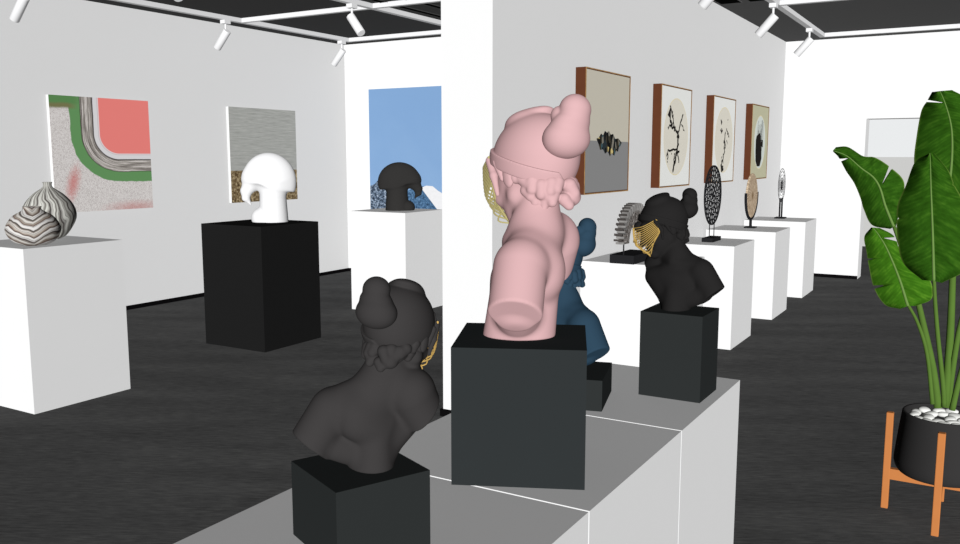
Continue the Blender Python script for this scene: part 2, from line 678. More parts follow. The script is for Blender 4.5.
def track(a, b, label):
    o = obj('lighting_track', newbox((a[0], a[1], TB), (b[0], b[1], ZC)), M['white_prop'])
    return tag(o, label, 'track', 'white ceiling tracks')


track((-7.125, 1.0), (-7.065, 8.76), 'long white ceiling track running beside the left wall')
track((-5.36, 1.0), (-5.30, 8.698), 'white ceiling track running down the middle of the dark ceiling')
track((-7.063, 8.70), (-2.78, 8.76), 'white ceiling track in front of the back wall with the blue picture')
track((-7.063, 6.90), (-5.362, 6.95), 'white cross track joining the left wall track to the middle track')
track((-5.298, 6.90), (-2.78, 6.95), 'white cross track from the middle track to the dividing wall')
track((-1.925, 1.0), (-1.865, 11.32), 'white ceiling track in front of the four framed pictures')
track((-1.863, 11.27), (3.9, 11.32), 'white ceiling track in front of the far wall with the opening')
track((-1.863, 8.73), (3.9, 8.79), 'white cross track nearer the camera over the plant side')


def spotlight(x, y, aim, label, tilt=42, L=0.232, r=0.041):
    t = thing('track_spotlight', label, 'spotlight', (x, y, TB), 0, 'white spotlights on the ceiling tracks')
    obj('adapter', newbox((-0.033, -0.045, -0.04), (0.033, 0.045, 0), 0.004), M['white_prop'], t)
    bm = bmesh.new()
    tube(bm, [(0, 0, -0.04), (0, 0, -0.135)], 0.011, 10)
    obj('stem', bm, M['white_prop'], t)
    d = Vector((math.cos(aim) * math.sin(R(tilt)), math.sin(aim) * math.sin(R(tilt)), -math.cos(R(tilt))))
    p = Vector((0, 0, -0.135))
    a = p - d * 0.035
    bm = bmesh.new()
    tube(bm, [a, a + d * 0.004, a + d * (L - .004), a + d * L], [r - .004, r, r, r - .003], 28)
    lamp = obj('lamp_head', bm, M['white_prop'], t, True)
    md = lamp.modifiers.new('e', 'EDGE_SPLIT')
    md.split_angle = R(40)
    bm = bmesh.new()
    tube(bm, [a + d * (L - 0.001), a + d * (L + 0.001)], r * 0.8, 24)
    obj('lens', bm, M['white_prop'], lamp)
    return t


spotlight(-7.095, 4.47, PI * 1.02, 'white cylinder spotlight on the left wall track above the red pond picture')
spotlight(-7.095, 6.70, PI * 1.02, 'white cylinder spotlight on the left wall track above the grey field picture')
spotlight(-7.095, 8.60, PI * 1.02, 'white cylinder spotlight in the corner above the blue picture')
spotlight(-5.33, 4.50, -0.2, 'white spotlight on the middle track, mostly cut off at the top edge')
spotlight(-5.33, 6.62, -0.2, 'white spotlight hanging at the crossing of the middle track')
spotlight(-1.895, 6.78, PI, 'white spotlight above the first framed picture, cut off at the top edge')
spotlight(-1.895, 8.62, PI, 'white spotlight above the third framed picture')
spotlight(-1.895, 10.47, PI, 'white spotlight in front of the far corner beyond the framed pictures')


# ------------------------------------------------------------------ pedestals
def pedestal(name, a, b, m, label, group, bev=0.0):
    bm = newbox((a[0] - (a[0] + b[0]) / 2, a[1] - (a[1] + b[1]) / 2, 0), (b[0] - (a[0] + b[0]) / 2, b[1] - (a[1] + b[1]) / 2, b[2] - a[2]), bev)
    o = obj(name, bm, m, loc=((a[0] + b[0]) / 2, (a[1] + b[1]) / 2, a[2]))
    return tag(o, label, 'pedestal', group)


g1 = 'tall display pedestals by the left wall'
pedestal('display_pedestal', (-5.6, 2.995, 0), (-4.922, 3.677, 1.01), M['white'], 'tall white pedestal carrying the two marbled vases', g1)
pedestal('display_pedestal', (-5.6, 4.94, 0), (-4.927, 5.613, 1.008), M['ped_black'], 'tall black pedestal carrying the white beaked sculpture', g1)
pedestal('display_pedestal', (-5.6, 6.865, 0), (-4.915, 7.545, 1.01), M['white'], 'tall white pedestal under the black beaked sculpture by the back wall', g1)
g2 = 'white pedestals under the framed pictures'
for y, lab in ((5.43, 'white pedestal nearest the camera under the framed pictures, carrying the grey fan'),
               (6.93, 'white pedestal carrying the black pierced disc'),
               (8.448, 'white pedestal carrying the beige wooden disc'),
               (9.96, 'white pedestal farthest along the picture wall, carrying the thin ring')):
    pedestal('display_pedestal', (-2.41, y, 0), (-1.746, y + 0.675, 0.843), M['white'], lab, g2)
g3 = 'white blocks pushed together as one long table'
for y0, y1, lab in ((1.047, 1.7155, 'nearest of the three grey-topped white blocks in the foreground'),
                    (1.7215, 2.3865, 'middle of the three white blocks, under the pink bust plinth'),
                    (2.3925, 3.062, 'far block of the three, under the small black bust plinth')):
    pedestal('display_block', (-1.405, y0, 0), (-0.733, y1, 0.76), M['white'], lab, g3)
HT = 0.76


def plinth(cx, cy, sx, sy, h, rz, m, label):
    bm = newbox((-sx / 2, -sy / 2, 0), (sx / 2, sy / 2, h))
    o = obj('bust_plinth', bm, m, loc=(cx, cy, HT))
    o.rotation_euler.z = rz
    return tag(o, label, 'plinth', 'dark plinths under the busts')


plinth(-1.004, 1.905, 0.322, 0.312, 0.341, R(24.5), M['plinth2'], 'large dark slate plinth carrying the pink bust')
plinth(-0.875, 2.794, 0.208, 0.194, 0.284, 0, M['plinth'], 'dark slate plinth carrying the small black bust on the right')
plinth(-1.161, 2.537, 0.25, 0.252, 0.099, R(15.2), M['plinth'], 'low dark plinth under the blue bust, behind the pink one')
plinth(-1.084, 1.343, 0.212, 0.209, 0.161, R(-24.2), M['plinth'], 'dark plinth in the near foreground under the charcoal bust')


# ------------------------------------------------------------------ busts (local mm: +x front, +y left, +z up)
HC = np.array([-18.0, -65.0, 290.0])
TURN, PITCH, ROLL = R(-46), R(20), R(4)


def rotm():
    cz, sz = math.cos(TURN), math.sin(TURN)
    cy, sy = math.cos(PITCH), math.sin(PITCH)
    cx, sx = math.cos(ROLL), math.sin(ROLL)
    Rz = np.array([[cz, -sz, 0], [sz, cz, 0], [0, 0, 1]])
    Ry = np.array([[cy, 0, sy], [0, 1, 0], [-sy, 0, cy]])
    Rx = np.array([[1, 0, 0], [0, cx, -sx], [0, sx, cx]])
    return Rz @ Ry @ Rx


RH = rotm()


def to_head(X, Y, Z):
    a, b, c = X - HC[0], Y - HC[1], Z - HC[2]
    return tuple((a * RH[0, k] + b * RH[1, k] + c * RH[2, k]).astype(F32) for k in range(3))


def head_pt(p):
    return HC + RH @ np.array(p, float)


BP, BN = (0, 0, -18), (-0.76, 0, 1.0)          # plane of the scarf's lower edge


def f_body(X, Y, Z):
    # torso, its base drawn out to the front
    d = cap(X * 0.77 - 2, Y + 2, Z, (0, 0, -20), (-10, 0, 95), 49, 45)
    d = smin(d, ell(X, Y, Z, (-12, 0, 112), (50, 86, 52)), 24)
    d = smin(d, ell(X, Y, Z, (16, 34, 88), (24, 34, 34)), 26)
    d = smin(d, ell(X, Y, Z, (8, -42, 104), (24, 34, 34)), 26)
    d = smin(d, ell(X, Y, Z, (-44, 34, 122), (34, 42, 46)), 24)
    d = smin(d, cap(X, Y, Z, (-4, -34, 46), (-16, -80, 106), 34, 38), 22)
    fl = cap(X, Y, Z, (0, 30, 44), (0, 84, 60), 42, 36)
    fl = smax(fl, half(X, Y, Z, (0, 66, 12), (0, 0.5, -0.87)), 6)
    d = smin(d, fl, 9)
    # shoulder girdle
    sh = cap(X, Y, Z, (-26, -6, 172), (-10, 72, 138), 36, 40)
    sh = smin(sh, cap(X, Y, Z, (-28, -14, 180), (-52, -76, 170), 36, 42), 24)
    d = smin(d, sh, 18)
    # left arm stump, cut square to its axis
    arm = cap(X, Y, Z, (-6, 82, 130), (0, 136, 46), 44, 44)
    arm = smax(arm, half(X, Y, Z, (0, 122, 56), (0.05, 0.64, -0.77)), 4)
    d = smin(d, arm, 10)
    # right arm stump, raised and drawn back
    arm = cap(X, Y, Z, (-54, -78, 158), (-46, -106, 108), 48, 44)
    arm = smax(arm, half(X, Y, Z, (-40, -106, 116), (0.1, -0.78, -0.62)), 4)
    d = smin(d, arm, 14)
    # collar bones and hollow of the throat
    d = smin(d, cap(X, Y, Z, (16, 6, 160), (10, 56, 156), 9, 7), 14)
    d = smin(d, cap(X, Y, Z, (14, -14, 164), (-18, -60, 182), 9, 7), 14)
    d = smax(d, -ell(X, Y, Z, (40, -2, 186), (16, 14, 16)), 16)
    # neck
    nk = cap(X, Y, Z, (-24, -2, 150), (-30, -46, 262), 40, 37)
    nk = smin(nk, cap(X, Y, Z, (14, -12, 168), (-46, -6, 266), 9, 10), 18)
    d = smin(d, nk, 26)
    # head
    x, y, z = to_head(X, Y, Z)
    hd = ell(x, y, z, (-8, 0, 8), (78, 64, 72))
    hd = smin(hd, ell(x, y, z, (36, 0, -34), (40, 47, 60)), 18)
    hd = smin(hd, cap(x, y, z, (8, 40, -52), (56, 6, -84), 17, 15), 16)
    hd = smin(hd, cap(x, y, z, (8, -40, -52), (56, -6, -84), 17, 15), 16)
    hd = smin(hd, ell(x, y, z, (64, 0, -88), (14, 14, 13)), 10)
    hd = smin(hd, cap(x, y, z, (70, 26, 4), (76, -26, 4), 9), 10)
    for s in (1, -1):
        hd = smax(hd, -ell(x, y, z, (82, s * 22, -15), (14, 14, 10)), 8)
        hd = smin(hd, ell(x, y, z, (66, s * 21, -15), (11, 12, 9)), 3)
        hd = smin(hd, ell(x, y, z, (60, s * 30, -38), (16, 14, 14)), 12)
        er = ell(x, y, z, (-4, s * 63, -22), (13, 7, 20))
        hd = smin(hd, er, 5)
    hd = smin(hd, cap(x, y, z, (77, 0, -6), (93, 0, -42), 6, 8), 8)
    hd = smin(hd, ell(x, y, z, (84, 0, -44), (8, 13, 7)), 5)
    hd = smin(hd, ell(x, y, z, (76, 0, -60), (8, 17, 5)), 4)
    hd = smin(hd, ell(x, y, z, (73, 0, -69), (8, 14, 5)), 4)
    d = smin(d, hd, 12)
    return smax(d, -Z, 3)


def f_scarf(X, Y, Z):
    x, y, z = to_head(X, Y, Z)
    d = ell(x, y, z, (-12, 0, 12), (86, 71, 78))
    d = smin(d, ell(x, y, z, (-8, 2, 82), (40, 38, 18)), 12)
    d = smin(d, ell(x, y, z, (-26, -8, 86), (36, 30, 13)), 6)
    d = smax(d, -half(x, y, z, BP, BN), 5)
    return d


def f_band(X, Y, Z):
    x, y, z = to_head(X, Y, Z)
    e = ell(x, y, z, (-12, 0, 12), (86, 71, 78))
    d = np.maximum(e - 5.5, -e - 6)
    d = smax(d, -half(x, y, z, (0, 0, -12.5), (-0.735, 0, 1.0)), 1.5)
    d = smax(d, half(x, y, z, (0, 0, 17), (-0.70, 0.0, 1.0)), 1.5)
    d = smax(d, (-0.68 * (x + 95) - 0.73 * (y - 12)) + 0.45 * np.abs(z + 64), 3)
    return d


def f_curls(X, Y, Z):
    x, y, z = to_head(X, Y, Z)
    d = None
    # a row of curls under the scarf from ear to nape to ear
    rnd = random.Random(5)
    d = None
    for row, (a0, a1, st, ro, dz, rad) in enumerate(((86, 276, 17, 59, -16, 13), (104, 262, 19, 50, -34, 11))):
        for k, a in enumerate(range(a0, a1, st)):
            a += rnd.uniform(-4, 4)
            ca, sa = math.cos(R(a)), math.sin(R(a))
            rr = ro + rnd.uniform(-3, 3)
            px, py = -12 + rr * ca, (rr - 5) * sa
            pz = max(-60 if row == 0 else -80, 0.735 * px + dz) + rnd.uniform(-5, 5)
            sk = rnd.uniform(-8, 8)
            c = cap(x, y, z, (px + 2, py, pz + 5), (px - sk * sa, py + sk * ca, pz - rnd.uniform(5, 10)), rad, rad * 0.8)
            d = c if d is None else smin(d, c, 2.5)
    d = smin(d, ell(x, y, z, (-58, -22, -74), (17, 18, 15)), 5)
    d = smin(d, cap(x, y, z, (-44, 26, -80), (-36, 28, -98), 9, 4), 5)
    d = smin(d, ell(x, y, z, (73, -21, 16), (19, 22, 19)), 6)
    d = smin(d, ell(x, y, z, (72, 22, 14), (15, 21, 17)), 6)
    for s in (1, -1):
        d = smin(d, cap(x, y, z, (44, s * 58, 24), (34, s * 63, -8), 8, 7), 4)
        d = smin(d, cap(x, y, z, (34, s * 63, -8), (38, s * 58, -40), 7, 4), 4)
        d = smin(d, cap(x, y, z, (16, s * 66, 10), (8, s * 66, -22), 8, 5), 3)
    return d


def f_bun(X, Y, Z):
    x, y, z = to_head(X, Y, Z)
    d = ell(x, y, z, (-101, 6, 14), (37, 43, 33))
    d = smin(d, ell(x, y, z, (-117, 4, 36), (30, 33, 22)), 9)
    d = smin(d, ell(x, y, z, (-129, 1, 55), (25, 28, 26)), 5)
    d = smin(d, ell(x, y, z, (-108, 20, 50), (15, 13, 17)), 3)
    return d


LO, HI = (-130, -150, -6), (100, 190, 400)
ME_BODY = sdf_mesh('bust_body', f_body, (-115, -165, -6), (120, 185, 372), 2.6)
ME_SCARF = sdf_mesh('bust_scarf', f_scarf, (-150, -165, 180), (110, 60, 400), 2.5)
ME_BAND = sdf_mesh('bust_band', f_band, (-150, -165, 180), (110, 60, 400), 1.8)
ME_CURLS = sdf_mesh('bust_curls', f_curls, (-150, -165, 140), (110, 70, 380), 2.4)
ME_BUN = sdf_mesh('bust_bun', f_bun, (-200, -110, 230), (40, 120, 430), 2.4)


def mask_meshes():
    ribs = []
    def ridge(t):              # brow (t=0) to chin (t=1), standing off the face
        return np.array([103 + 10 * math.sin(PI * min(1, t * 1.15)) - 26 * max(0, t - 0.55) / 0.45, 0, 22 - 112 * t])
    def side(t, s):
        return np.array([46 - 6 * (1 - t), s * 62, 30 - 62 * t])
    N = 13
    for i in range(N):
        t = 0.9 * i / (N - 1)
        bm = bmesh.new()
        for s in (1, -1):
            a, b = ridge(t), side(min(1, t * 1.02), s)
            if t > 0.72:
                b = a + (b - a) * (1 - (t - 0.72) / 0.28 * 0.92)
            mid = (a + b) / 2 + np.array([14, s * 12, -4])
            pts = spline([a, mid, b], 9)
            tube(bm, [Vector(head_pt(p)) * 0.001 for p in pts], 0.0015, 6)
        ribs.append(bm)
    bm = bmesh.new()
    tube(bm, [Vector(head_pt(ridge(t))) * 0.001 for t in np.linspace(0, 1, 14)], 0.0036, 8)
    for s in (1, -1):
        tube(bm, [Vector(head_pt(side(t, s))) * 0.001 for t in np.linspace(0, 0.72, 8)], 0.0024, 8)
        lo = side(0.72, s)
        tube(bm, [Vector(head_pt(p)) * 0.001 for p in spline([lo, (lo + ridge(1)) / 2 + np.array([8, s * 5, 4]), ridge(1)], 8)], 0.0022, 8)
        a = head_pt(ridge(0.36)) * 0.001
        for q in ((2, s * 15, -8), (0, s * 9, -22)):
            tube(bm, [Vector(a), Vector(head_pt(ridge(0.36) + np.array(q))) * 0.001], [0.006, 0.001], 6)
    return ribs, bm


RIBS, RIDGE = mask_meshes()
ME_RIBS = []
for i, b in enumerate(RIBS):
    me = bpy.data.meshes.new('mask_rib')
    b.to_mesh(me)
    b.free()
    ME_RIBS.append(me)
ME_RIDGE = bpy.data.meshes.new('mask_ridge')
RIDGE.to_mesh(ME_RIDGE)
RIDGE.free()
for me in [ME_BODY, ME_SCARF, ME_BAND, ME_CURLS, ME_BUN, ME_RIDGE] + ME_RIBS:
    me.materials.append(None)


def part(name, me, m, parent):
    o = bpy.data.objects.new(name, me)
    C.objects.link(o)
    o.parent = parent
    o.material_slots[0].link = 'OBJECT'
    o.material_slots[0].material = m
    return o


def bust(x, y, z, az, s, m, gold, label):
    t = thing('sculpted_bust', label, 'bust', (x, y, z), R(az + 90), 'masked busts on dark plinths')
    t.scale = (s, s, s)
    part('figure', ME_BODY, m, t)
    sc = part('headscarf', ME_SCARF, m, t)
    part('scarf_band', ME_BAND, m, sc)
    part('hair_curls', ME_CURLS, m, t)
    part('hair_bun', ME_BUN, m, t)
    k = part('face_mask', ME_RIDGE, gold, t)
    k['label'] = 'gold openwork mask over the face'
    for me in ME_RIBS:
        part('mask_rib', me, gold, k)
    return t


bust(-1.010, 1.900, 1.101, 114.4, 1.46, M['pink'], M['gold3'], 'large pink bust with a pale gold mask')
bust(-0.890, 2.797, 1.044, 180, 0.98, M['char2'], M['gold'], 'small black bust facing the camera in a gold mask')
bust(-1.184, 2.515, 0.859, 160, 1.2, M['blue'], M['gold'], 'petrol blue bust half hidden behind the pink one')
bust(-1.070, 1.360, 0.921, 54, 0.98, M['char1'], M['gold2'], 'charcoal bust in the near foreground seen from behind')


# ------------------------------------------------------------------ beaked sculptures
def f_beak(X, Y, Z):
    # local: x left in profile = beak side, drawn in outline units
    d = ell(X, Y, Z, (0, 0, 340), (222, 122, 240))
    d = smax(d, (298 - Z - 0.26 * X) / 1.03, 24)
    b = cap(X, Y, Z, (-132, 0, 356), (-188, 0, 262), 88, 49)
    b = smin(b, cap(X, Y, Z, (-190, 0, 260), (-194, 0, 205), 47, 33), 10)
    b = smin(b, cap(X, Y, Z, (-194, 0, 205), (-158, 0, 150), 33, 7), 8)
    d = smin(d, b, 44)
    nk = np.sqrt((X - 26) ** 2 + (Y * 0.98) ** 2) - (110 + 12 * np.clip(1 - Z / 200, 0, 1))
    nk = smax(nk, np.abs(Z - 150) - 170, 12)
    nk = smin(nk, ell(X, Y, Z, (-72, 0, 36), (86, 92, 86)), 18)
    d = smin(d, nk, 52)
    return smax(d, -Z, 2)


ME_BEAK = sdf_mesh('beak', f_beak, (-262, -190, -5), (245, 190, 600), 5.0, 0.001)
ME_BEAK.materials.append(None)


def beak(x, y, z, az, s, m, label, sx=1.0):
    o = bpy.data.objects.new('beaked_sculpture', ME_BEAK)
    C.objects.link(o)
    o.material_slots[0].link = 'OBJECT'
    o.material_slots[0].material = m
    o.location = (x, y, z)
    o.rotation_euler = (0, 0, R(az + 90) + PI)
    o.scale = (s * sx, s, s)
    return tag(o, label, 'sculpture', 'helmet-like beaked sculptures')


beak(-5.235, 5.365, 1.008, 134, 1.0, M['white_prop'], 'smooth white sculpture with a drooping beak on black pedestal')
beak(-5.222, 7.20, 1.01, -53, 0.845, M['char3'], 'black sculpture with a drooping beak in front of the blue picture', 1.17)


# ------------------------------------------------------------------ marbled vases
def vase(x, y, z, prof, m, tilt, label, rz):
    bm = bmesh.new()
    pr = [tuple(p) for p in spline(prof, 40)]
    pr = [(max(0.004, r), zz) for r, zz in pr]
    top = pr[-1]
    inner = [(top[0] * 0.86, top[1] + 0.001), (top[0] * 0.8, top[1] - 0.02), (0.008, top[1] - 0.04)]
    lathe(bm, pr + inner, 56)
    o = obj('onion_vase', bm, m, None, True, (x, y, z))
    o.rotation_euler = (tilt[0], tilt[1], rz)
    return tag(o, label, 'vase', 'marbled onion shaped vases')


vase(-5.11, 3.185, 1.01, [(0.07, 0.0), (0.117, 0.022), (0.153, 0.075), (0.153, 0.12), (0.118, 0.175), (0.065, 0.21), (0.05, 0.225), (0.054, 0.238)],
     M['vase_a'], (0, 0), 'smaller squat vase with brown and white marbled bands', R(-32))
vase(-5.405, 3.487, 1.01, [(0.06, 0.0), (0.105, 0.03), (0.155, 0.11), (0.166, 0.17), (0.145, 0.235), (0.095, 0.295), (0.04, 0.335), (0.026, 0.355), (0.03, 0.376)],
     M['vase_b'], (0, 0), 'taller grey veined vase behind the banded one', R(10))


# ------------------------------------------------------------------ canvases on the left and back walls
def canvas(loc, w, h, t, m, label, rz=0):
    """painting facing local +x, hung on a wall at local x = 0"""
    p = thing('canvas_painting', label, 'painting', loc, rz)
    obj('stretcher', newbox((0.0, -w / 2, -h / 2), (t - 0.002, w / 2, h / 2)), M['canvas_edge'], p)
    obj('painted_canvas', newbox((t - 0.0018, -w / 2, -h / 2), (t, w / 2, h / 2)), m, p)
    return p


canvas((-7.5485, 5.456, 1.575), 1.09, 1.09, 0.04, M['ink_salt'], 'square abstract painting with a red pond, striped banks and green channel')
canvas((-7.5485, 7.633, 1.574), 1.092, 1.09, 0.04, M['art_field'], 'square painting of grey sky above a brown field')
bp = canvas((-6.29, 9.1985, 1.60), 1.68, 1.66, 0.03, M['art_sky'], 'large blue painting of snowy mountains on the back wall', -PI / 2)


def relief(name, pts, x0, x1, m, parent):
    bm = bmesh.new()
    a = [bm.verts.new((x0, y, z)) for y, z in pts]
    b = [bm.verts.new((x1, y, z)) for y, z in pts]
    n = len(pts)
    bm.faces.new(a)
    bm.faces.new(b)
    for i in range(n):
        bm.faces.new((a[i], a[(i + 1) % n], b[(i + 1) % n], b[i]))
    return obj(name, bm, m, parent)


# canvas local y runs along world +x after the turn: left edge -0.84
relief('painted_rock', [(-0.838, -0.83), (-0.838, -0.43), (-0.76, -0.40), (-0.70, -0.345), (-0.64, -0.36), (-0.58, -0.33), (-0.50, -0.39), (-0.40, -0.43), (-0.30, -0.56), (-0.10, -0.83)], 0.03, 0.0312, M['art_rock'], bp)
relief('painted_slope', [(-0.30, -0.83), (-0.42, -0.60), (-0.28, -0.50), (-0.10, -0.43), (0.02, -0.42), (0.30, -0.66), (0.40, -0.83)], 0.0308, 0.032, M['art_slope'], bp)
relief('painted_snow', [(-0.02, -0.44), (0.06, -0.41), (0.16, -0.415), (0.24, -0.47), (0.34, -0.52), (0.44, -0.62), (0.6, -0.6), (0.838, -0.5), (0.838, -0.83), (0.36, -0.83), (0.22, -0.70)], 0.0315, 0.033, M['snow'], bp)


# ------------------------------------------------------------------ framed pictures on the middle wall
def stroke(bm, pts, wd, x):
    """flat brush stroke in the (y, z) plane at height x off the board"""
    P = [Vector((0, a, b)) for a, b in pts]
    L, Rr = [], []
    for i, p in enumerate(P):
        t = (P[min(i + 1, len(P) - 1)] - P[max(0, i - 1)]).normalized()
        n = Vector((0, -t.z, t.y))
        wv = wd[i] if isinstance(wd, (list, tuple)) else wd
        L.append(bm.verts.new(p + n * wv / 2 + Vector((x, 0, 0))))
        Rr.append(bm.verts.new(p - n * wv / 2 + Vector((x, 0, 0))))
    for i in range(len(P) - 1):
        bm.faces.new((L[i], L[i + 1], Rr[i + 1], Rr[i]))


def jag(pts, n, amp, rnd):
    out = []
    for i in range(len(pts) - 1):
        for k in range(n):
            t = k / n
            out.append((pts[i][0] + (pts[i + 1][0] - pts[i][0]) * t + rnd.uniform(-amp, amp), pts[i][1] + (pts[i + 1][1] - pts[i][1]) * t + rnd.uniform(-amp, amp)))
    out.append(pts[-1])
    return out


def picture(y0, label, kind):
    w, h, t = 0.812, 0.842, 0.075
    p = thing('framed_picture', label, 'picture', (-2.433, y0 + w / 2, 1.72), 0, 'framed pictures along the middle wall')
    fr = bmesh.new()
    box(fr, (0.002, -w / 2, -h / 2), (t, -w / 2 + 0.012, h / 2))
    box(fr, (0.002, w / 2 - 0.012, -h / 2), (t, w / 2, h / 2))
    box(fr, (0.002, -w / 2 + 0.012, h / 2 - 0.012), (t, w / 2 - 0.012, h / 2))
    box(fr, (0.002, -w / 2 + 0.012, -h / 2), (t, w / 2 - 0.012, -h / 2 + 0.012))
    f = obj('frame', fr, M['brown'], p)
    ed = bmesh.new()
    e = 0.0065
    for a, b in (((t, -w / 2, -h / 2), (t + .002, -w / 2 + e, h / 2)), ((t, w / 2 - e, -h / 2), (t + .002, w / 2, h / 2)),
                 ((t, -w / 2 + e, h / 2 - e), (t + .002, w / 2 - e, h / 2)), ((t, -w / 2 + e, -h / 2), (t + .002, w / 2 - e, -h / 2 + e))):
        box(ed, a, b)
    obj('frame_edge', ed, M['frame_edge'], f)
    bd = {0: M['art_two'], 1: M['mat_board'], 2: M['mat_board'], 3: M['mat_sage']}[kind]
    obj('board', newbox((0.01, -w / 2 + 0.012, -h / 2 + 0.012), (t - 0.002, w / 2 - 0.012, h / 2 - 0.012)), bd, p)
    x = t - 0.0015
    rnd = random.Random(kind + 3)
    if kind == 0:
        pts = [(-0.21, -0.045), (-0.165, -0.035), (-0.13, -0.008), (-0.09, -0.018), (-0.06, 0.012), (-0.02, 0.0), (0.01, 0.014), (0.05, -0.012), (0.09, -0.005), (0.13, -0.04), (0.19, -0.035), (0.26, -0.065),
               (0.235, -0.09), (0.21, -0.095), (0.19, -0.13), (0.15, -0.125), (0.12, -0.16), (0.07, -0.14), (0.04, -0.165), (0.0, -0.13), (-0.05, -0.145), (-0.09, -0.115), (-0.14, -0.12), (-0.17, -0.08)]
        relief('painted_mountain', pts, x, x + 0.001, M['art_gem'], p)
        return p
    rr = 0.318 if kind < 3 else 0.30
    bm = bmesh.new()
    N = 64
    wf = 1.0 if kind < 3 else 0.92
    vs_ = [bm.verts.new((x, rr * wf * math.cos(2 * PI * k / N), rr * math.sin(2 * PI * k / N))) for k in range(N)]
    bm.faces.new(vs_)
    obj('round_panel', bm, M['disc_beige'] if kind < 3 else M['disc_pale'], p)
    bm = bmesh.new()
    N = 64
    a = [bm.verts.new((x + .0005, rr * wf * math.cos(2 * PI * k / N), rr * math.sin(2 * PI * k / N))) for k in range(N)]
    b = [bm.verts.new((x + .0005, (rr * wf + .006) * math.cos(2 * PI * k / N), (rr + .006) * math.sin(2 * PI * k / N))) for k in range(N)]
    for k in range(N):
        bm.faces.new((a[k], a[(k + 1) % N], b[(k + 1) % N], b[k]))
    obj('gold_ring', bm, M['gold_line'], p)
    xs = x + 0.001
    bm = bmesh.new()
    if kind == 1:
        main = [(-0.06, -0.28), (0.0, -0.18), (0.04, -0.10), (0.05, 0.0), (0.03, 0.04)]
        stroke(bm, jag(main, 5, 0.012, rnd), 0.034, xs)
        for pts, wd in (([(0.03, 0.03), (-0.06, 0.09), (-0.12, 0.18), (-0.17, 0.25)], .02), ([(0.04, 0.02), (0.10, 0.10), (0.16, 0.19)], .022),
                        ([(-0.02, 0.06), (-0.10, 0.08), (-0.19, 0.10)], .024), ([(0.04, -0.1), (-0.10, -0.10), (-0.2, -0.12), (-0.22, -0.19)], .018),
                        ([(0.06, -0.13), (0.09, -0.22)], .02), ([(0.14, 0.12), (0.22, 0.06)], .014), ([(-0.12, 0.09), (-0.16, 0.13)], .02), ([(0.02, -0.15), (0.10, -0.12)], .02),
                        ([(-0.06, -0.2), (-0.02, -0.14)], .02)):
            stroke(bm, jag(pts, 4, 0.012, rnd), wd, xs + 0.0002)
        stroke(bm, [(-0.20, 0.16), (-0.17, 0.24)], [0.09, 0.015], xs + 0.0003)
    elif kind == 2:
        main = [(-0.02, -0.29), (-0.07, -0.25), (-0.03, -0.20), (0.03, -0.12), (0.02, -0.05), (0.05, 0.08)]
        stroke(bm, jag(main, 5, 0.014, rnd), 0.024, xs)
        stroke(bm, [(-0.09, -0.24), (-0.05, -0.30), (0.02, -0.29)], [.02, .05, .02], xs + .0002)
        for pts, wd in (([(-0.14, 0.20), (-0.11, 0.15)], .02), ([(-0.15, 0.11), (-0.10, 0.07), (-0.06, 0.1)], .018), ([(0.08, 0.11), (0.13, 0.06)], .018),
                        ([(0.14, 0.08), (0.19, 0.03)], .016), ([(0.11, 0.19), (0.13, 0.21)], .01), ([(0.03, -0.02), (0.08, -0.06)], .016), ([(0.12, 0.0), (0.13, -0.04)], .01)):
            stroke(bm, jag(pts, 3, 0.01, rnd), wd, xs + 0.0002)
    else:
        stroke(bm, jag([(-0.03, -0.275), (-0.03, -0.2), (-0.05, -0.08), (-0.08, 0.05), (-0.09, 0.09)], 1, 0, rnd), [.14, .29, .29, .24, .16], xs)
        stroke(bm, [(0.11, -0.05), (0.12, 0.03)], [.09, .07], xs)
        for k in range(16):
            a = rnd.uniform(-0.16, 0.18)
            stroke(bm, jag([(a, rnd.uniform(-0.12, 0.0)), (a * 0.8 + 0.02, rnd.uniform(0.08, 0.26))], 4, .008, rnd), .008, xs + .0002)
    spots = [(v.co.y, v.co.z) for v in bm.verts]
    if kind < 3:       # blots of ink along the strokes
        for k in range(34 if kind == 1 else 18):
            q = spots[rnd.randrange(len(spots))]
            c = (q[0] + rnd.uniform(-.022, .022), q[1] + rnd.uniform(-.022, .022))
            n, r0 = 7, rnd.uniform(.008, .02)
            bm.faces.new([bm.verts.new((xs + .0004 + k * 1e-5, c[0] + r0 * rnd.uniform(.5, 1.2) * math.cos(2 * PI * i / n), c[1] + r0 * rnd.uniform(.5, 1.3) * math.sin(2 * PI * i / n))) for i in range(n)])
    obj('ink_branch', bm, M['ink'], p)
    return p


picture(5.348, 'framed picture of a small dark mountain on beige over grey', 0)
picture(6.863, 'framed round ink painting of a spreading branch', 1)
picture(8.383, 'framed round ink painting of a thin upright twig', 2)
picture(9.925, 'sage framed ink painting of dark rocks, last on the wall', 3)


# ------------------------------------------------------------------ small sculptures on the right pedestals (facing +x)
PT = 0.843
# grey half-round fan
t = thing('fan_sculpture', 'grey half-round fan sculpture with radiating blades on black base', 'sculpture', (-2.10, 5.60, PT))
obj('base', newbox((-0.09, -0.19, 0), (0.08, 0.19, 0.058)), M['rod'], t)
bm = bmesh.new()

